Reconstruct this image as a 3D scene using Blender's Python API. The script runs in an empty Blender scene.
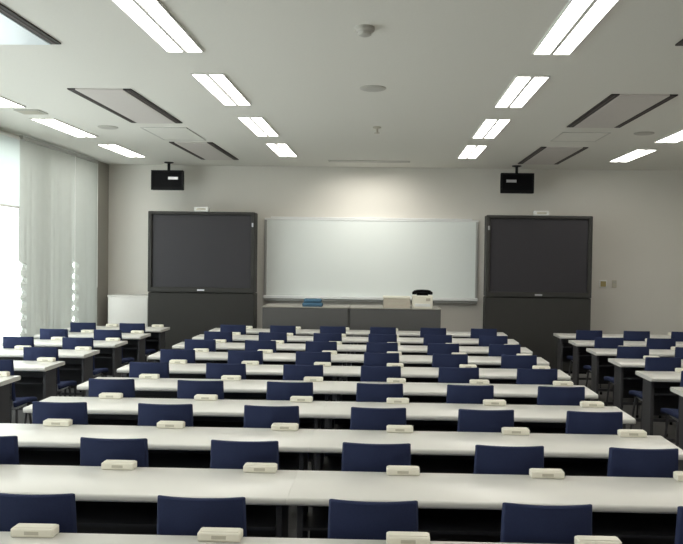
import bpy, bmesh, math, random
from mathutils import Vector, Matrix
random.seed(7)
PI = math.pi
scn = bpy.context.scene
C = scn.collection

# ------------------------------------------------------------------ materials
def mat(name, col, rough=.6, metal=0., spec=.5, var=0., vscale=30., bump=0., bscale=200., transl=0., coat=0.):
    m = bpy.data.materials.new(name); m.use_nodes = True
    nt = m.node_tree; nd = nt.nodes; lk = nt.links
    b = nd['Principled BSDF']
    b.inputs['Base Color'].default_value = (*col, 1)
    b.inputs['Roughness'].default_value = rough
    b.inputs['Metallic'].default_value = metal
    b.inputs['Specular IOR Level'].default_value = spec
    if coat: b.inputs['Coat Weight'].default_value = coat
    tc = nd.new('ShaderNodeTexCoord')
    if var:
        n = nd.new('ShaderNodeTexNoise'); n.inputs['Scale'].default_value = vscale; n.inputs['Detail'].default_value = 4
        r = nd.new('ShaderNodeMix'); r.data_type = 'RGBA'
        r.inputs['A'].default_value = (*[max(0, c*(1-var)) for c in col], 1)
        r.inputs['B'].default_value = (*[min(1, c*(1+var)) for c in col], 1)
        lk.new(tc.outputs['Object'], n.inputs['Vector']); lk.new(n.outputs['Fac'], r.inputs['Factor'])
        lk.new(r.outputs['Result'], b.inputs['Base Color'])
    if bump:
        n2 = nd.new('ShaderNodeTexNoise'); n2.inputs['Scale'].default_value = bscale
        bp = nd.new('ShaderNodeBump'); bp.inputs['Strength'].default_value = bump; bp.inputs['Distance'].default_value = .002
        lk.new(tc.outputs['Object'], n2.inputs['Vector']); lk.new(n2.outputs['Fac'], bp.inputs['Height'])
        lk.new(bp.outputs['Normal'], b.inputs['Normal'])
    if transl:
        out = nd['Material Output']; t = nd.new('ShaderNodeBsdfTranslucent'); t.inputs['Color'].default_value = (*col, 1)
        mx = nd.new('ShaderNodeMixShader'); mx.inputs['Fac'].default_value = transl
        lk.new(b.outputs[0], mx.inputs[1]); lk.new(t.outputs[0], mx.inputs[2]); lk.new(mx.outputs[0], out.inputs['Surface'])
    return m

def emit(name, col, s):
    m = bpy.data.materials.new(name); m.use_nodes = True
    nt = m.node_tree; nt.nodes.clear()
    e = nt.nodes.new('ShaderNodeEmission'); e.inputs['Color'].default_value = (*col, 1); e.inputs['Strength'].default_value = s
    o = nt.nodes.new('ShaderNodeOutputMaterial'); nt.links.new(e.outputs[0], o.inputs['Surface'])
    return m

def glass(name):
    m = bpy.data.materials.new(name); m.use_nodes = True
    nt = m.node_tree; nt.nodes.clear()
    t = nt.nodes.new('ShaderNodeBsdfTransparent'); t.inputs['Color'].default_value = (.93, .97, .96, 1)
    g = nt.nodes.new('ShaderNodeBsdfGlossy'); g.inputs['Roughness'].default_value = .03
    x = nt.nodes.new('ShaderNodeMixShader'); x.inputs['Fac'].default_value = .06
    o = nt.nodes.new('ShaderNodeOutputMaterial')
    nt.links.new(t.outputs[0], x.inputs[1]); nt.links.new(g.outputs[0], x.inputs[2]); nt.links.new(x.outputs[0], o.inputs['Surface'])
    return m

M = dict(
    wall=mat('wall_paint', (.68, .655, .60), .85, var=.02, vscale=3, bump=.1),
    ceil=mat('ceiling_board', (.74, .725, .67), .9, var=.03, vscale=60, bump=.15, bscale=300),
    floor=mat('grey_carpet', (.15, .145, .14), .95, var=.25, vscale=150, bump=.5, bscale=500),
    skirt=mat('skirting', (.12, .12, .12), .6, var=.05),
    top=mat('white_laminate', (.66, .65, .605), .33, var=.012, vscale=8),
    dark=mat('dark_steel', (.022, .022, .025), .5, var=.1),
    steel=mat('grey_steel', (.075, .075, .08), .45, metal=.3, var=.05),
    chrome=mat('satin_chrome', (.55, .56, .58), .28, metal=1., var=.03),
    fabric=mat('navy_fabric', (.018, .026, .070), .85, spec=.25, var=.18, vscale=160, bump=.4, bscale=600),
    shell=mat('black_plastic', (.005, .005, .006), .6, spec=.15, var=.05),
    cream=mat('cream_plastic', (.80, .77, .66), .45, var=.02),
    socket=mat('grey_plastic', (.52, .49, .40), .5, var=.05),
    tvcase=mat('charcoal_plastic', (.034, .033, .030), .6, spec=.35, var=.06, vscale=12),
    tvbase=mat('charcoal_cloth', (.034, .033, .030), .8, var=.1, vscale=120, bump=.3),
    tvscreen=mat('tv_screen', (.030, .028, .033), .5, spec=.35, var=.03),
    badge=mat('silver_badge_and_glint', (.5, .5, .52), .3, metal=.7, var=.03),
    white=mat('white_plastic', (.78, .78, .75), .45, var=.02),
    board=mat('whiteboard_enamel', (.76, .80, .775), .35, var=.01, vscale=2),
    alu=mat('aluminium', (.42, .42, .40), .4, metal=.6, var=.03),
    tray=mat('white_tray', (.82, .83, .82), .4, var=.01),
    counter=mat('grey_laminate', (.092, .090, .087), .55, var=.05, vscale=9),
    countertop=mat('grey_top', (.36, .34, .30), .5, var=.03),
    blue=mat('blue_cloth', (.05, .13, .21), .7, var=.12),
    beige=mat('beige_card', (.50, .45, .37), .6, var=.04),
    black=mat('gloss_black', (.004, .004, .005), .55, spec=.08, var=.02),
    panel=mat('panel_pinkgrey', (.62, .58, .55), .55, var=.03),
    paneldaylit=mat('panel_daylight_tint', (.74, .80, .84), .3, var=.02),  # window daylight reflected in the near panel, put into its colour
    vane=mat('vane_brown', (.10, .075, .07), .6, var=.05),
    hatch=mat('hatch_frame', (.55, .535, .50), .7, var=.03),
    slot=mat('slot_black', (.035, .028, .026), .7, var=.1),
    disc=mat('grille_grey', (.48, .465, .42), .6, var=.06, vscale=90),
    trimw=mat('lamp_housing', (.72, .71, .67), .5, var=.02),
    tube=emit('lamp_tube', (1, .965, .90), 13.5),
    slat=mat('blind_fabric', (.50, .515, .48), .8, var=.05, vscale=9, bump=.2, transl=.18),
    shade=mat('sheer_shade', (.68, .705, .69), .8, var=.03, vscale=10, transl=.72),
    frame=mat('window_frame', (.40, .40, .39), .45, metal=.3, var=.03),
    glass=glass('window_glass'),
    yellow=mat('switch_yellow', (.42, .34, .14), .5, var=.05),
    cornershade=mat('painted_corner_shade', (.34, .32, .28), .7, var=.03),
    cab=mat('pale_cabinet', (.72, .70, .66), .5, var=.02),
)

# ------------------------------------------------------------------ mesh building
class MB:
    def __init__(s): s.bm = bmesh.new()
    def _merge(s, b, mtx=None):
        if mtx: b.transform(mtx)
        me = bpy.data.meshes.new('tmp'); b.to_mesh(me); b.free(); s.bm.from_mesh(me); bpy.data.meshes.remove(me)
    def box(s, x0, x1, y0, y1, z0, z1, bev=0., seg=2, mtx=None):
        b = bmesh.new(); bmesh.ops.create_cube(b, size=1)
        for v in b.verts:
            v.co = Vector(((x0+x1)/2+v.co.x*(x1-x0), (y0+y1)/2+v.co.y*(y1-y0), (z0+z1)/2+v.co.z*(z1-z0)))
        if bev: bmesh.ops.bevel(b, geom=b.edges[:], offset=bev, segments=seg, profile=.5, affect='EDGES')
        s._merge(b, mtx); return s
    def tube(s, pts, r, n=10, cap=True):
        pts = [Vector(p) for p in pts]; b = bmesh.new(); rings = []
        up = Vector((0, 0, 1)); prev = None
        for i, p in enumerate(pts):
            t = ((pts[min(i+1, len(pts)-1)]-p).normalized()+(p-pts[max(i-1, 0)]).normalized())
            t = t.normalized() if t.length > 1e-6 else Vector((0, 0, 1))
            if prev is None:
                a = Vector((1, 0, 0)) if abs(t.x) < .9 else Vector((0, 1, 0))
                u = t.cross(a).normalized()
            else: u = (prev-t*prev.dot(t)).normalized()
            prev = u; w = t.cross(u)
            rings.append([b.verts.new(p+r*(math.cos(2*PI*k/n)*u+math.sin(2*PI*k/n)*w)) for k in range(n)])
        for a, c in zip(rings, rings[1:]):
            for k in range(n): b.faces.new((a[k], a[(k+1) % n], c[(k+1) % n], c[k]))
        if cap: b.faces.new(rings[0][::-1]); b.faces.new(rings[-1])
        bmesh.ops.recalc_face_normals(b, faces=b.faces[:]); s._merge(b); return s
    def lathe(s, prof, cx=0, cy=0, n=28):
        b = bmesh.new(); rings = []
        for r, z in prof:
            rings.append([b.verts.new((cx+r*math.cos(2*PI*k/n), cy+r*math.sin(2*PI*k/n), z)) for k in range(n)])
        for a, c in zip(rings, rings[1:]):
            for k in range(n): b.faces.new((a[k], a[(k+1) % n], c[(k+1) % n], c[k]))
        b.faces.new(rings[0][::-1]); b.faces.new(rings[-1])
        bmesh.ops.recalc_face_normals(b, faces=b.faces[:]); s._merge(b); return s
    def grid(s, fn, nu, nv, thick):
        """solid sheet: fn(u,v)->(point, normal)"""
        b = bmesh.new(); F = []; B = []
        for i in range(nu+1):
            fr = []; br = []
            for j in range(nv+1):
                p, n = fn(i/nu, j/nv); p = Vector(p); n = Vector(n).normalized()
                fr.append(b.verts.new(p+n*thick/2)); br.append(b.verts.new(p-n*thick/2))
            F.append(fr); B.append(br)
        for i in range(nu):
            for j in range(nv):
                b.faces.new((F[i][j], F[i+1][j], F[i+1][j+1], F[i][j+1]))
                b.faces.new((B[i][j], B[i][j+1], B[i+1][j+1], B[i+1][j]))
        for i in range(nu):
            b.faces.new((F[i][0], B[i][0], B[i+1][0], F[i+1][0])); b.faces.new((F[i][nv], F[i+1][nv], B[i+1][nv], B[i][nv]))
        for j in range(nv):
            b.faces.new((F[0][j], F[0][j+1], B[0][j+1], B[0][j])); b.faces.new((F[nu][j], B[nu][j], B[nu][j+1], F[nu][j+1]))
        bmesh.ops.recalc_face_normals(b, faces=b.faces[:]); s._merge(b); return s
    def poly(s, pts, ext):
        b = bmesh.new(); vs = [b.verts.new(p) for p in pts]; f = b.faces.new(vs)
        r = bmesh.ops.extrude_face_region(b, geom=[f])
        for v in r['geom']:
            if isinstance(v, bmesh.types.BMVert): v.co += Vector(ext)
        bmesh.ops.recalc_face_normals(b, faces=b.faces[:]); s._merge(b); return s
    def build(s, name, m, parent=None, smooth=False, origin=None):
        me = bpy.data.meshes.new(name)
        if origin: s.bm.transform(Matrix.Translation(-Vector(origin)))
        s.bm.to_mesh(me); s.bm.free(); me.materials.append(m)
        if smooth:
            for p in me.polygons: p.use_smooth = True
            try: me.set_sharp_from_angle(angle=math.radians(40))
            except Exception: pass
        o = bpy.data.objects.new(name, me); C.objects.link(o)
        if origin: o.location = origin
        if parent: o.parent = parent
        return o

def tag(o, label, cat, group=None):
    o['label'] = label; o['category'] = cat
    if group: o['group'] = group
    return o
def thing(name, label, cat, loc=(0, 0, 0), group=None):
    o = bpy.data.objects.new(name, None); C.objects.link(o); o.location = loc; o.empty_display_size = .1
    return tag(o, label, cat, group)
def struct(name, mb, m):
    o = mb.build(name, m); o['kind'] = 'structure'; return o
def dup(root, loc, label, group=None):
    r = root.copy(); C.objects.link(r); r.location = loc; r['label'] = label
    if group: r['group'] = group
    for ch in list(root.children):
        c = ch.copy(); C.objects.link(c); c.parent = r
        for g in list(ch.children):
            d = g.copy(); C.objects.link(d); d.parent = c
    return r
ORD = ['zeroth', 'first', 'second', 'third', 'fourth', 'fifth', 'sixth', 'seventh', 'eighth', 'ninth', 'tenth']

# ------------------------------------------------------------------ room
XL, XR, YB, YF, H = -4.445, 4.95, -2.6, 12.30, 3.115
struct('floor', MB().box(XL-.2, XR+.2, YB-.2, YF+.2, -.1, 0), M['floor'])
struct('ceiling', MB().box(XL-.2, XR+.2, YB-.2, YF+.2, H, H+.1), M['ceil'])
struct('wall_front', MB().box(XL-.2, XR+.2, YF, YF+.2, 0, H), M['wall'])
struct('wall_back', MB().box(XL-.2, XR+.2, YB-.2, YB, 0, H), M['wall'])
struct('wall_right', MB().box(XR, XR+.2, YB, YF, 0, H), M['wall'])
WZ0, WZ1, WY0, WY1 = .42, 2.96, 1.0, 11.60
lw = MB()
lw.box(XL-.2, XL, YB, YF, 0, WZ0).box(XL-.2, XL, YB, YF, WZ1, H).box(XL-.2, XL, YB, WY0, WZ0, WZ1).box(XL-.2, XL, WY1, YF, WZ0, WZ1)
struct('wall_left', lw, M['wall'])
struct('baseboard_front', MB().box(XL+.012, XR-.012, YF-.012, YF, 0, .07), M['skirt'])
struct('baseboard_left', MB().box(XL, XL+.012, YB, YF, 0, .07), M['skirt'])
struct('baseboard_right', MB().box(XR-.012, XR, YB, YF, 0, .07), M['skirt'])
# windows in the left wall
ys = [WY0, 3.2, 5.4, 7.6, 9.75, 11.60]
for i in range(5):
    a, b = ys[i], ys[i+1]
    f = MB(); t = .05; x0, x1 = XL-.14, XL-.06
    f.box(x0, x1, a, b, WZ0, WZ0+t).box(x0, x1, a, b, WZ1-t, WZ1).box(x0, x1, a, a+t, WZ0+t, WZ1-t).box(x0, x1, b-t, b, WZ0+t, WZ1-t)
    fo = f.build('window_%d' % (i+1), M['frame']); fo['kind'] = 'structure'
    g = MB().box(XL-.105, XL-.099, a+t, b-t, WZ0+t, WZ1-t).build('window_pane', M['glass'], fo)
struct('corner_shade_strip', MB().box(XL, XL+.018, 11.62, YF-.013, .075, H), M['cornershade'])  # thin dark strip paints the shade on the window wall's front end
struct('trim_1', MB().box(XL, XL+.09, WY0, WY1, WZ0-.04, WZ0-.005, .004), M['white'])

# sheer roller shade over the near windows
sh = thing('roller_shade', 'sheer pale roller shade half lowered over the bright window at left edge', 'window shade', (XL+.05, 7.23, 3.05))
MB().tube([(0, -2.02, 0), (0, 1.945, 0)], .03, 12).build('roller', M['white'], sh, True)
MB().box(.022, .024, -2.0, 1.94, -.80, -.01).build('shade_cloth', M['shade'], sh)
MB().box(.014, .032, -2.0, 1.94, -.825, -.80, .004).build('bottom_bar', M['white'], sh)

# vertical blinds
def blind(label, y0, y1, scal0, scal1):
    rt = thing('vertical_blind', label, 'window blind', (XL+.08, (y0+y1)/2, H-.02), 'vertical blinds on the window wall')
    cy = (y0+y1)/2
    MB().box(-.025, .025, y0-cy, y1-cy, -.045, -.0, .004).build('head_rail', M['alu'], rt)
    n = max(2, round((y1-y0)/.115)); w = (y1-y0)/n
    zt, zb = -.05, .50-H+.02
    for k in range(n):
        a, b = y0-cy+k*w-(.012 if k else 0), y0-cy+(k+1)*w+(.0 if k < n-1 else 0)
        A = []; B = []
        N = 46
        for q in range(N+1):
            z = zt+(zb-zt)*q/N; zw = z+H-.02
            d = 0
            if zw < 1.60: d = .07+.045*math.sin(2*PI*zw/.15)
            A.append((a+(d if (scal0 and k == 0) else 0), z)); B.append((b-(d if (scal1 and k == n-1) else 0), z))
        m = MB()
        bb = bmesh.new()
        va = [bb.verts.new((-.028, y, z)) for y, z in A]; vb = [bb.verts.new((.022+.006*(k % 3), y, z)) for y, z in B]
        for q in range(N): bb.faces.new((va[q], vb[q], vb[q+1], va[q+1]))
        m._merge(bb)
        m.build('slat', M['slat'], rt)
    pts = [(.03, y1-cy-.03, -.05), (.032, y1-cy-.03, -1.9)]
    MB().tube(pts, .004, 6).build('cord', M['white'], rt)
blind('wide grey vertical blind beside the bright window, scalloped left edge', 9.19, 10.76, True, True)
blind('narrow grey vertical blind nearest the front wall corner', 10.775, 11.60, True, False)

# ------------------------------------------------------------------ ceiling lamps
def lamp_proto(group):
    rt = thing('ceiling_lamp', 'x', 'ceiling light', (0, 0, H), group)
    f = MB(); z0 = -.012
    w, l, t = .130, .62, .010
    f.box(-w, w, -l, -l+t, z0, 0).box(-w, w, l-t, l, z0, 0).box(-w, -w+t, -l+t, l-t, z0, 0).box(w-t, w, -l+t, l-t, z0, 0).box(-.013, .013, -l+t, l-t, z0, 0)
    f.build('housing', M['trimw'], rt)
    for s in (-1, 1):
        MB().box(s*.0665-.052, s*.0665+.052, -l+.014, l-.014, -.009, -.002, .003).build('tube', M['tube'], rt)
    return rt
lp = None
def lamp(x, y, label, group):
    global lp
    if lp is None:
        lp = lamp_proto(group); lp.location = (x, y, H); lp['label'] = label
    else: dup(lp, (x, y, H), label, group)
for i, y in enumerate((10.38, 8.52, 6.65, 4.76)):
    lamp(-1.41, y, 'twin tube ceiling lamp, left centre row, %s from the front wall' % ORD[i+1], 'ceiling lamps in the left centre row')
    lamp(1.10, y, 'twin tube ceiling lamp, right centre row, %s from the front wall' % ORD[i+1], 'ceiling lamps in the right centre row')
for i, y in enumerate((10.60, 8.72, 6.85)):
    lamp(-3.63, y, 'twin tube ceiling lamp by the window wall, %s from the front wall' % ORD[i+1], 'ceiling lamps along the window wall')
    if i < 2: lamp(3.27, y, 'twin tube ceiling lamp, far right row, %s from the front wall' % ORD[i+1], 'ceiling lamps in the far right row')
# the same lamps carry on over and behind the camera, where they light the near rows
for i, y in enumerate((2.88, 1.0, -.9)):
    for x, w in ((-1.41, 'left centre row'), (1.10, 'right centre row')):
        lamp(x, y, 'twin tube ceiling lamp, %s, above the rear of the room, %s backwards' % (w, ORD[i+1]), 'ceiling lamps above the rear seats')
for i, y in enumerate((6.85, 4.97, 3.1, 1.2)):
    lamp(3.27, y, 'twin tube ceiling lamp, far right row, outside the picture, %s backwards' % ORD[i+1], 'ceiling lamps above the rear seats')
for i, y in enumerate((4.97, 3.1)):
    lamp(-3.63, y, 'twin tube ceiling lamp by the window wall, outside the picture, %s backwards' % ORD[i+1], 'ceiling lamps above the rear seats')

# ------------------------------------------------------------------ ceiling air units
def air_unit(x0, x1, y0, y1, m, label):
    cx, cy = (x0+x1)/2, (y0+y1)/2
    rt = thing('air_diffuser', label, 'ceiling air unit', (cx, cy, H), 'long ceiling air units')
    a, b = (x1-x0)/2, (y1-y0)/2
    MB().box(-a+.034, a-.034, -b, b, -.014, 0, .003).build('panel', m, rt)
    for s in (-1, 1):
        o = MB().box(s*a-.034, s*a+.034, -b, b, -.010, 0).build('slot', M['slot'], rt)
        f = MB().box(s*a-.005, s*a+.005, -b+.01, b-.01, -.013, -.010)
        f.build('vane', M['vane'], o)
air_unit(-2.715, -2.235, 6.62, 8.30, M['panel'], 'long ceiling air unit with pinkish panel, left side, middle of three')
air_unit(-2.715, -2.235, 9.73, 11.45, M['panel'], 'long ceiling air unit above the left hanging monitor')
air_unit(-2.715, -2.235, 3.50, 5.20, M['paneldaylit'], 'long ceiling air unit with daylight-tinted pale blue panel in top left corner')
air_unit(1.915, 2.405, 6.68, 8.33, M['panel'], 'long ceiling air unit with pinkish panel, right side')
air_unit(1.945, 2.465, 9.85, 11.6, M['panel'], 'long ceiling air unit above the right hanging monitor')
air_unit(1.885, 2.42, 3.50, 5.14, M['panel'], 'long ceiling air unit cut off at top right edge')
def hatch(x0, x1, y0, y1, label):
    cx, cy = (x0+x1)/2, (y0+y1)/2
    rt = thing('access_hatch', label, 'ceiling hatch', (cx, cy, H), 'flush ceiling hatches')
    a, b = (x1-x0)/2, (y1-y0)/2
    f = MB(); t = .012
    f.box(-a, a, -b, -b+t, -.007, 0).box(-a, a, b-t, b, -.007, 0).box(-a, -a+t, -b+t, b-t, -.007, 0).box(a-t, a, -b+t, b-t, -.007, 0)
    f.build('frame', M['hatch'], rt)
    MB().box(-a+t, a-t, -b+t, b-t, -.004, 0).build('panel', M['ceil'], rt)
hatch(-2.76, -2.24, 8.62, 9.55, 'flush ceiling hatch between the two left air units')
hatch(1.92, 2.45, 8.70, 9.35, 'flush ceiling hatch between the two right air units')
def disc(name, x, y, r, d, label, cat, group=None):
    o = MB().lathe([(r, 0), (r, -d*.5), (r*.9, -d), (r*.5, -d*1.05)], 0, 0).build(name, M['disc'], None, True)
    o.location = (x, y, H); tag(o, label, cat, group); return o
rt = thing('smoke_detector', 'round smoke detector near the top centre of the ceiling', 'smoke detector', (-.154, 4.80, H))
MB().lathe([(.06, 0), (.06, -.02), (.05, -.03)]).build('base', M['disc'], rt, True)
MB().lathe([(.042, -.028), (.04, -.048), (.025, -.055)]).build('sensor_head', M['disc'], rt, True)
disc('ceiling_speaker', -.136, 6.52, .11, .012, 'round flush speaker in the middle of the ceiling', 'ceiling speaker', 'round ceiling speakers')
disc('ceiling_speaker', -3.125, 8.64, .11, .012, 'round flush speaker beside the window-side lamps', 'ceiling speaker', 'round ceiling speakers')
disc('ceiling_speaker', 2.82, 8.72, .11, .012, 'round flush speaker beside the far right lamps', 'ceiling speaker', 'round ceiling speakers')
sp = thing('sprinkler', 'small dark sprinkler on the ceiling in front of the whiteboard', 'sprinkler', (-.127, 8.48, H))
MB().lathe([(.045, 0), (.045, -.01), (.02, -.02)]).build('flange', M['socket'], sp, True)
MB().lathe([(.014, -.018), (.012, -.06), (.03, -.062), (.03, -.068)]).build('head', M['socket'], sp, True)
v = thing('air_vent', 'small dark rounded vent between two window-side lamps', 'ceiling vent', (-3.571, 7.73, H))
MB().box(-.13, .13, -.11, .11, -.012, 0, .008).build('frame', M['disc'], v)
g = MB()
for k in range(5): g.box(-.10, .10, -.085+k*.036, -.065+k*.036, -.016, -.012)
g.build('grille', M['socket'], v)
s = thing('board_lamp', 'long recessed lamp slot in the ceiling before the whiteboard', 'ceiling light', (-.28, 11.5, H))
MB().box(-.60, .60, -.075, -.045, -.012, 0, .003).box(-.60, .60, .045, .075, -.012, 0, .003).box(-.60, -.57, -.045, .045, -.012, 0).box(.57, .60, -.045, .045, -.012, 0).build('housing', M['disc'], s)
MB().box(-.57, .57, -.044, .044, -.006, 0).build('reflector', M['trimw'], s)
ld = bpy.data.lights.new('board_lamp_light', 'AREA'); ld.shape = 'RECTANGLE'; ld.size = 1.1; ld.size_y = .06; ld.energy = 7.5; ld.color = (1, .97, .90); ld.spread = math.radians(112)
lo = bpy.data.objects.new('board_lamp_light', ld); C.objects.link(lo); lo.location = (-.28, 11.5, H-.02)
lo.rotation_euler = Vector((0, .74, -1.20)).to_track_quat('-Z', 'Y').to_euler()

# ------------------------------------------------------------------ front of the room
def television(x0, x1, label, side):
    cx = (x0+x1)/2; w = (x1-x0)/2
    rt = thing('projection_television', label, 'television', (cx, 11.65, 0), 'large rear projection televisions')
    yb = .60
    zs, zt = 1.165, 2.352
    # lower cabinet
    MB().box(-w+.002, w-.002, .02, .30, .04, zs-.036, .012).box(-w+.20, w-.20, .29, yb, .04, zs-.036, .012).build('base_cabinet', M['tvbase'], rt)
    MB().box(-w+.04, w-.04, .06, .28, .0, .04).build('plinth', M['shell'], rt)
    # upper housing: bezel around a recessed screen, tapering rear
    c = MB()
    c.box(-w, w, .06, .26, zs-.03, zt, .015)
    c.box(-w+.24, w-.24, .25, yb, zs-.03, zt-.15, .03)
    c.build('housing', M['tvcase'], rt)
    b = MB(); t = .06
    b.box(-w, w, 0, .07, zt-t*.8, zt, .012).box(-w, w, 0, .07, zs-.03, zs+.045, .012)
    b.box(-w, -w+t, 0, .07, zs+.03, zt-t*.5, .012).box(w-t, w, 0, .07, zs+.03, zt-t*.5, .012)
    b.build('bezel', M['tvcase'], rt)
    sc = MB()
    sc.grid(lambda u, v: ((-w+t-.005+(2*w-2*t+.01)*u, .045, zs+.04+(zt-zs-.09)*v), (0, -1, 0)), 4, 4, .01)
    sc.build('screen', M['tvscreen'], rt)
    MB().box(-.055, .055, -.004, .001, zs-.005, zs+.02, .002).build('badge', M['badge'], rt)
    MB().box(side*(w-.035)-.012, side*(w-.035)+.012, -.004, .001, 2.13, 2.19, .002).build('indicator', M['badge'], rt)
    return rt
television(-3.60, -1.985, 'large dark projection television left of the whiteboard', 1)
television(1.475, 3.045, 'large dark projection television right of the whiteboard', -1)
def sensor(x, z, label):
    rt = thing('sensor_box', label, 'sensor box', (x, 11.72, z), 'white boxes on the televisions')
    MB().box(-.11, .11, -.06, .06, .0, .072, .014).build('body', M['white'], rt)
    MB().box(-.07, .07, -.064, -.059, .022, .05, .004).build('lens_strip', M['socket'], rt)
sensor(-2.80, 2.352, 'small white box on top of the left television')
sensor(2.29, 2.352, 'small white box on top of the right television')

wb = thing('whiteboard', 'wide white wall board with aluminium frame and long pen tray', 'whiteboard', (-.26, 12.30, 0))
x0, x1, z0, z1 = -1.675, 1.685, 1.03, 2.30
MB().box(x0+.03, x1-.03, -.035, -.005, z0+.03, z1-.03).build('board_surface', M['board'], wb)
f = MB()
f.box(x0, x1, -.045, 0, z1-.03, z1, .004).box(x0, x1, -.045, 0, z0, z0+.03, .004)
f.build('frame', M['tray'], wb)
for s, xx in ((0, x0), (1, x1-.04)):
    MB().box(xx, xx+.04, -.045, 0, z0+.03, z1-.03, .004).build('side_frame', M['alu'], wb)
MB().box(x0, x1, -.12, -.045, z0+.005, z0+.05, .006).build('pen_tray', M['tray'], wb)
MB().box(x0+.01, x1-.01, -.09, -.0, z0-.035, z0-.001, .004).build('tray_bracket', M['alu'], wb)
MB().box(x0+.1, x1-.1, -.05, 0, z1+.0005, z1+.02, .003).build('magnet_rail', M['tray'], wb)

def counter_unit(x0, x1, label):
    cx, w = (x0+x1)/2, (x1-x0)/2-.002
    rt = thing('counter_unit', label, 'counter', (cx, 11.1, 0), 'grey counter units under the whiteboard')
    MB().box(-w, w, .02, .62, .06, .965, .004).build('body', M['counter'], rt)
    MB().box(-w+.03, w-.03, .05, .60, 0, .06).build('plinth', M['shell'], rt)
    MB().box(-w+.012, w-.012, .0, .022, .09, .955, .006).build('front_panel', M['counter'], rt)
    MB().box(-w, w, -.004, .64, .965, .980, .004).build('counter_top', M['countertop'], rt)
counter_unit(-1.775, -.532, 'long grey counter unit below the whiteboard, left half')
counter_unit(-.528, .78, 'long grey counter unit below the whiteboard, right half')
CT = .980
b = thing('cloth_pile', 'blue folded cloth pile on the left counter unit', 'cloth', (-1.06, 11.2, CT))
MB().box(-.145, .145, -.08, .08, 0, .06, .022, 3).build('lower_fold', M['blue'], b, True)
MB().box(-.125, .13, -.07, .07, .06, .115, .022, 3).build('upper_fold', M['blue'], b, True)
b = thing('storage_box', 'low beige box on the right counter unit beside the cream case', 'box', (.155, 11.25, CT))
MB().box(-.20, .185, -.11, .11, 0, .135, .006).build('carton', M['beige'], b)
MB().box(-.206, .191, -.116, .116, .135, .165, .006).build('lid', M['cream'], b)
MB().box(-.14, .12, -.114, -.108, .05, .08, .003).build('label_strip', M['socket'], b)
b = thing('equipment_case', 'cream equipment case on the counter with a black telephone on top', 'equipment case', (.515, 11.2, CT))
MB().box(-.145, .145, -.10, .12, 0, .185, .012).build('case_body', M['cream'], b)
MB().box(-.11, .11, -.105, -.098, .03, .07, .003).build('vent_panel', M['white'], b)
MB().box(.05, .11, -.108, -.098, .11, .15, .003).build('dial', M['beige'], b)
t = thing('telephone', 'black telephone lying on the cream equipment case', 'telephone', (.515, 11.2, CT+.185))
MB().poly([(-.08, -.07, 0), (.08, -.07, 0), (.08, .09, 0), (-.08, .09, 0)], (0, 0, .042)).build('base', M['black'], t)
hs = MB().tube([(-.12, 0, .046), (-.07, 0, .058), (0, 0, .062), (.07, 0, .058), (.12, 0, .046)], .022, 10)
hs.lathe([(.03, .012), (.036, .035), (.022, .056)], -.115, 0, 14).lathe([(.03, .012), (.036, .035), (.022, .056)], .115, 0, 14)
hs.build('handset', M['black'], t, True)

def monitor(x0, x1, z0, z1, yaw, label, lean):
    cx, w, cz, h = (x0+x1)/2, (x1-x0)/2, (z0+z1)/2, (z1-z0)/2
    rt = thing('hanging_monitor', label, 'monitor', (cx, 11.80, cz), 'monitors hung from the ceiling')
    rt.rotation_euler = (0, 0, yaw)
    c = MB().box(-w, w, .02, .08, -h, h, .012).box(-w*.6, w*.6, .07, .17, -h*.8, h*.8, .03)
    c.build('casing', M['shell'], rt)
    f = MB(); t = .028
    f.box(-w, w, 0, .03, h-t, h, .004).box(-w, w, 0, .03, -h, -h+t*1.5, .004).box(-w, -w+t, 0, .03, -h+t, h-t, .004).box(w-t, w, 0, .03, -h+t, h-t, .004)
    f.build('bezel', M['shell'], rt)
    MB().box(-w+t-.003, w-t+.003, .012, .022, -h+t, h-t+.003).build('screen', M['black'], rt)
    MB().box(lean*.09-.075, lean*.09+.075, .006, .013, .01, .05, .002).build('lamp_glint_plate', M['badge'], rt)  # ceiling lamp reflection in the screen, added as a pale plate
    p = MB().tube([(0, .10, h-.02), (0, .10, H-cz-.012)], .022, 12)
    p.build('pole', M['shell'], rt, True)
    MB().lathe([(.07, H-cz), (.07, H-cz-.012), (.03, H-cz-.02)], 0, .10, 20).build('ceiling_flange', M['shell'], rt, True)
    return rt
monitor(-3.605, -3.113, 2.683, 2.983, 0, 'small black monitor hanging above the left television', 1)
monitor(1.697, 2.195, 2.692, 2.995, 0, 'small black monitor hanging above the right television', -1)

lc = thing('low_cabinet', 'low pale cabinet in the corner left of the left television', 'cabinet', (-3.96, 11.86, 0))
MB().box(-.31, .31, 0, .42, .06, 1.045, .005).build('body', M['cab'], lc)
MB().box(-.29, .29, .03, .41, 0, .06).build('plinth', M['shell'], lc)
MB().box(-.32, .32, -.012, .42, 1.045, 1.065, .005).build('cabinet_top', M['cab'], lc)
d = MB().box(-.305, .305, -.016, .0, .08, 1.035, .004).build('door', M['cab'], lc)
MB().box(.24, .252, -.030, -.016, .46, .60, .003).build('handle', M['alu'], d)
sw = thing('wall_switch', 'yellowish square wall switch right of the right television', 'switch', (3.388, 12.30, 1.33))
MB().box(-.06, .06, -.012, 0, -.06, .06, .004).build('plate', M['white'], sw)
MB().box(-.042, .042, -.02, -.012, -.042, .042, .004).build('rocker', M['yellow'], sw)
sw = thing('wall_thermostat', 'narrow grey thermostat beside the yellowish wall switch', 'thermostat', (3.56, 12.30, 1.33))
MB().box(-.035, .035, -.018, 0, -.06, .06, .005).build('case', M['socket'], sw)
MB().box(-.02, .02, -.022, -.018, .01, .045, .002).build('display', M['disc'], sw)

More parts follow.
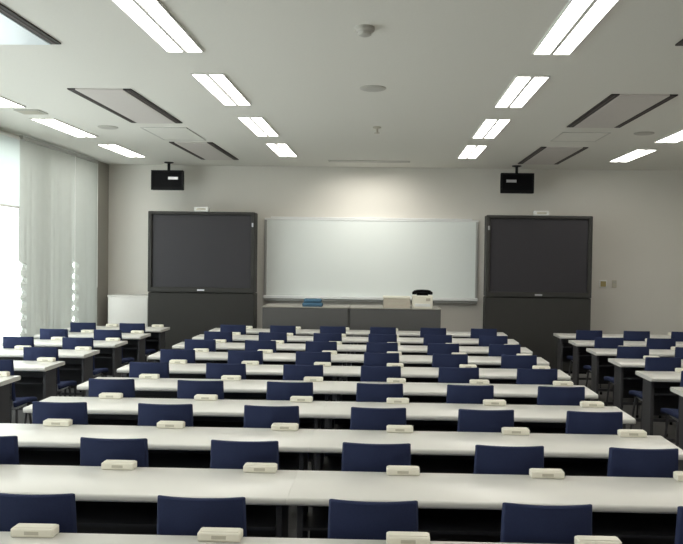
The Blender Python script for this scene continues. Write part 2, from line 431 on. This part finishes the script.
# ------------------------------------------------------------------ desks
P, DEP, YF9, ZT = .8794, .435, 3.66, .70
XS, LEN, LLEN, LEFTEND, RIGHTEND = -.4037, 2.0, 1.30, -2.985, 2.285
def yfar(r): return YF9+(9-r)*P
def make_desk(L):
    rt = thing('desk', 'x', 'desk'); h = L/2
    m = MB(); yy = DEP/2; prof = [(-yy, ZT-.024), (-yy+.003, ZT-.030), (-yy+.010, ZT-.034), (yy-.010, ZT-.034), (yy-.003, ZT-.030), (yy, ZT-.024), (yy, ZT-.010), (yy-.003, ZT-.004), (yy-.010, ZT), (-yy+.010, ZT), (-yy+.003, ZT-.004), (-yy, ZT-.010)]
    m.poly([(-h+.0005, a, b) for a, b in prof], (L-.001, 0, 0)).build('desktop', M['top'], rt, True)
    MB().box(-h+.06, h-.06, -DEP/2+.07, DEP/2-.03, ZT-.16, ZT-.148).build('shelf', M['dark'], rt)
    MB().box(-h+.06, h-.06, DEP/2-.045, DEP/2-.03, .30, ZT-.034).build('modesty_panel', M['dark'], rt)
    MB().box(-h+.06, h-.06, -.02, .02, .10, .13, .004).build('stretcher', M['steel'], rt)
    for s in (-1, 1):
        x = s*(h-.045)
        l = MB().box(x-.014, x+.014, -.12, .10, .035, ZT-.034, .005)
        l.build('leg', M['steel'], rt)
        MB().box(x-.022, x+.022, -DEP/2+.03, DEP/2-.02, .0, .035, .01).build('foot', M['dark'], rt)
    return rt
LEFTLEN = 1.945
big = None; small = None; left0 = None
for r in range(1, 11):
    y = yfar(r)-DEP/2
    for s, wd in ((-1, 'left'), (1, 'right')):
        lab = '%s white-topped desk of the middle block, %s row from the whiteboard' % (wd, ORD[r])
        if s < 0:
            loc = (XS-LEFTLEN/2, y, 0)
            if left0 is None: left0 = make_desk(LEFTLEN); left0.location = loc; left0['label'] = lab; left0['group'] = 'desks of the middle block'
            else: dup(left0, loc, lab, 'desks of the middle block')
            continue
        loc = (XS+LEN/2, y, 0)
        if big is None: big = make_desk(LEN); big.location = loc; big['label'] = lab; big['group'] = 'desks of the middle block'
        else: dup(big, loc, lab, 'desks of the middle block')
for r in range(1, 7):
    y = yfar(r)-DEP/2
    lab = 'short white-topped desk of the window-side block, %s row from the whiteboard' % ORD[r]
    loc = (LEFTEND-LLEN/2, y, 0)
    if small is None: small = make_desk(LLEN); small.location = loc; small['label'] = lab; small['group'] = 'desks of the window-side block'
    else: dup(small, loc, lab, 'desks of the window-side block')
    dup(big, (RIGHTEND+LEN/2, y, 0), 'white-topped desk of the right-hand block, %s row from the whiteboard' % ORD[r], 'desks of the right-hand block')

# ------------------------------------------------------------------ chairs (origin on the floor, facing +y, back plane at y=0)
BT = ZT+.119
def make_chair():
    rt = thing('lecture_chair', 'x', 'chair')
    W = .163
    def back(u, v):
        a = (u*2-1); x = a*(W+.010*(1-v)-.002); bow = .030*a*a
        z = .47+(BT-.47)*v
        return (x, .0+bow+.030*(.6-v)*.8, z), (-.37*a, -1, .08)
    b = MB().grid(back, 14, 8, .030)
    bo = b.build('backrest', M['fabric'], rt, True)
    bv = bo.modifiers.new('round', 'BEVEL'); bv.width = .007; bv.segments = 2; bv.limit_method = 'ANGLE'; bv.angle_limit = math.radians(50)
    def seat(u, v):
        x = (u*2-1)*.19*(1-.10*(1-v)); y = .055+.375*v
        return (x, y, .435-.012*math.cos((u-.5)*PI)-.02*max(0, v-.75)/.25), (0, 0, 1)
    so = MB().grid(seat, 10, 10, .045).build('seat', M['fabric'], rt, True)
    sv = so.modifiers.new('round', 'BEVEL'); sv.width = .014; sv.segments = 2; sv.limit_method = 'ANGLE'; sv.angle_limit = math.radians(50)
    for s in (-1, 1):
        MB().tube([(s*.145, .30, .40), (s*.150, .12, .395), (s*.152, .045, .41), (s*.150, .030, .47), (s*.146, .050, .56), (s*.14, .050, .70)], .010, 8).build('back_support', M['chrome'], rt, True)
    MB().tube([(-.145, .12, .392), (.145, .12, .392)], .009, 8).tube([(-.145, .33, .392), (.145, .33, .392)], .009, 8).build('seat_frame', M['steel'], rt, True)
    for s in (-1, 1):
        for y0, y1 in ((.12, .075), (.33, .40)):
            l = MB().tube([(s*.15, y0, .392), (s*.175, y1, .02)], .011, 8)
            lo = l.build('leg', M['steel'], rt, True)
            MB().lathe([(.015, 0), (.015, .02), (.012, .03)], s*.175, y1, 10).build('foot_cap', M['shell'], lo, True)
    return rt
chair0 = None
def chair(x, r, label, group):
    global chair0
    loc = (x, yfar(r)-P+.050, 0)
    if chair0 is None: chair0 = make_chair(); chair0.location = loc; chair0['label'] = label; chair0['group'] = group
    else: dup(chair0, loc, label, group)
# ------------------------------------------------------------------ outlet boxes on the desks
def make_box():
    rt = thing('outlet_box', 'x', 'outlet box')
    MB().box(-.077, .077, -.030, .030, 0, .032, .006).build('casing', M['cream'], rt)
    MB().box(-.026, .026, -.0312, -.0295, .010, .023, .001).build('socket_plate', M['socket'], rt)
    MB().box(-.069, .069, -.022, .022, .032, .035, .002).build('lid', M['cream'], rt)
    return rt
box0 = None
def obox(x, r, label, group):
    global box0
    loc = (x, yfar(r)-.038, ZT)
    if box0 is None: box0 = make_box(); box0.location = loc; box0['label'] = label; box0['group'] = group
    else: dup(box0, loc, label, group)

CW = -.4037+.047
for r in range(1, 11):
    for c in range(1, 7):
        x = CW+(c-3.5)*.638
        if r <= 9 and not (r == 9 and c == 1):
            chair(x, r, 'navy-backed chair, %s from left in the %s row of the middle desk block' % (ORD[c], ORD[r]), 'chairs of the middle block')
        if not (r == 10 and c in (1, 6)):
            obox(.088+(c-4)*.667, r, 'cream outlet box, %s from left on the %s row of middle desks' % (ORD[c], ORD[r]), 'outlet boxes on the middle desks')
LX = (-3.885, -3.25); RX = (2.565, 3.16, 3.755)
for r in range(1, 6):
    for c in range(2):
        who = ('window-side', 'aisle-side')[c]
        if c == 1 or r <= 3:
            chair(LX[c], r, '%s navy chair in the %s row of the block by the windows' % (who, ORD[r]), 'chairs of the window-side block')
for r in range(1, 7):
    for c in range(2):
        who = ('window-side', 'aisle-side')[c]
        if c == 1 or r <= 4:
            obox(LX[c]+.105, r, '%s cream outlet box on the %s row of desks by the windows' % (who, ORD[r]), 'outlet boxes on the window-side desks')
for r, n in ((1, 3), (2, 2), (3, 2), (4, 1), (5, 1)):
    for c in range(n):
        chair(RX[c], r, 'navy chair, %s from the aisle, %s row of the right-hand block' % (ORD[c+1], ORD[r]), 'chairs of the right-hand block')
        if not (r == 2 and c == 2):
            obox(RX[c]+.15, r, 'cream outlet box, %s from the aisle, %s row of right-hand desks' % (ORD[c+1], ORD[r]), 'outlet boxes on the right-hand desks')

# ------------------------------------------------------------------ daylight outside
w = bpy.data.worlds.new('World'); scn.world = w; w.use_nodes = True
bg = w.node_tree.nodes['Background']; bg.inputs['Color'].default_value = (.98, .99, 1, 1); bg.inputs['Strength'].default_value = 5.0

# ------------------------------------------------------------------ camera
cam = bpy.data.cameras.new('camera'); co = bpy.data.objects.new('camera', cam); C.objects.link(co)
cam.sensor_fit = 'HORIZONTAL'; cam.sensor_width = 36; cam.lens = 780/683*36; cam.shift_x = -25.7/683
cam.clip_start = .05; cam.clip_end = 200
yaw, pitch, roll = -.0251, -.0201, .0132
f = Vector((math.sin(yaw)*math.cos(pitch), math.cos(yaw)*math.cos(pitch), math.sin(pitch)))
r_ = Vector((math.cos(yaw), -math.sin(yaw), 0)); u_ = r_.cross(f)
R, U = r_*math.cos(roll)+u_*math.sin(roll), u_*math.cos(roll)-r_*math.sin(roll)
mw = Matrix((R, U, -f)).transposed().to_4x4(); mw.translation = (0, 0, 1.7134)
co.matrix_world = mw
scn.camera = co

vs = scn.view_settings
scn.display_settings.display_device = 'sRGB'
vs.view_transform = 'Standard'; vs.look = 'None'; vs.gamma = 1; vs.use_curve_mapping = False
vs.exposure = -0.03
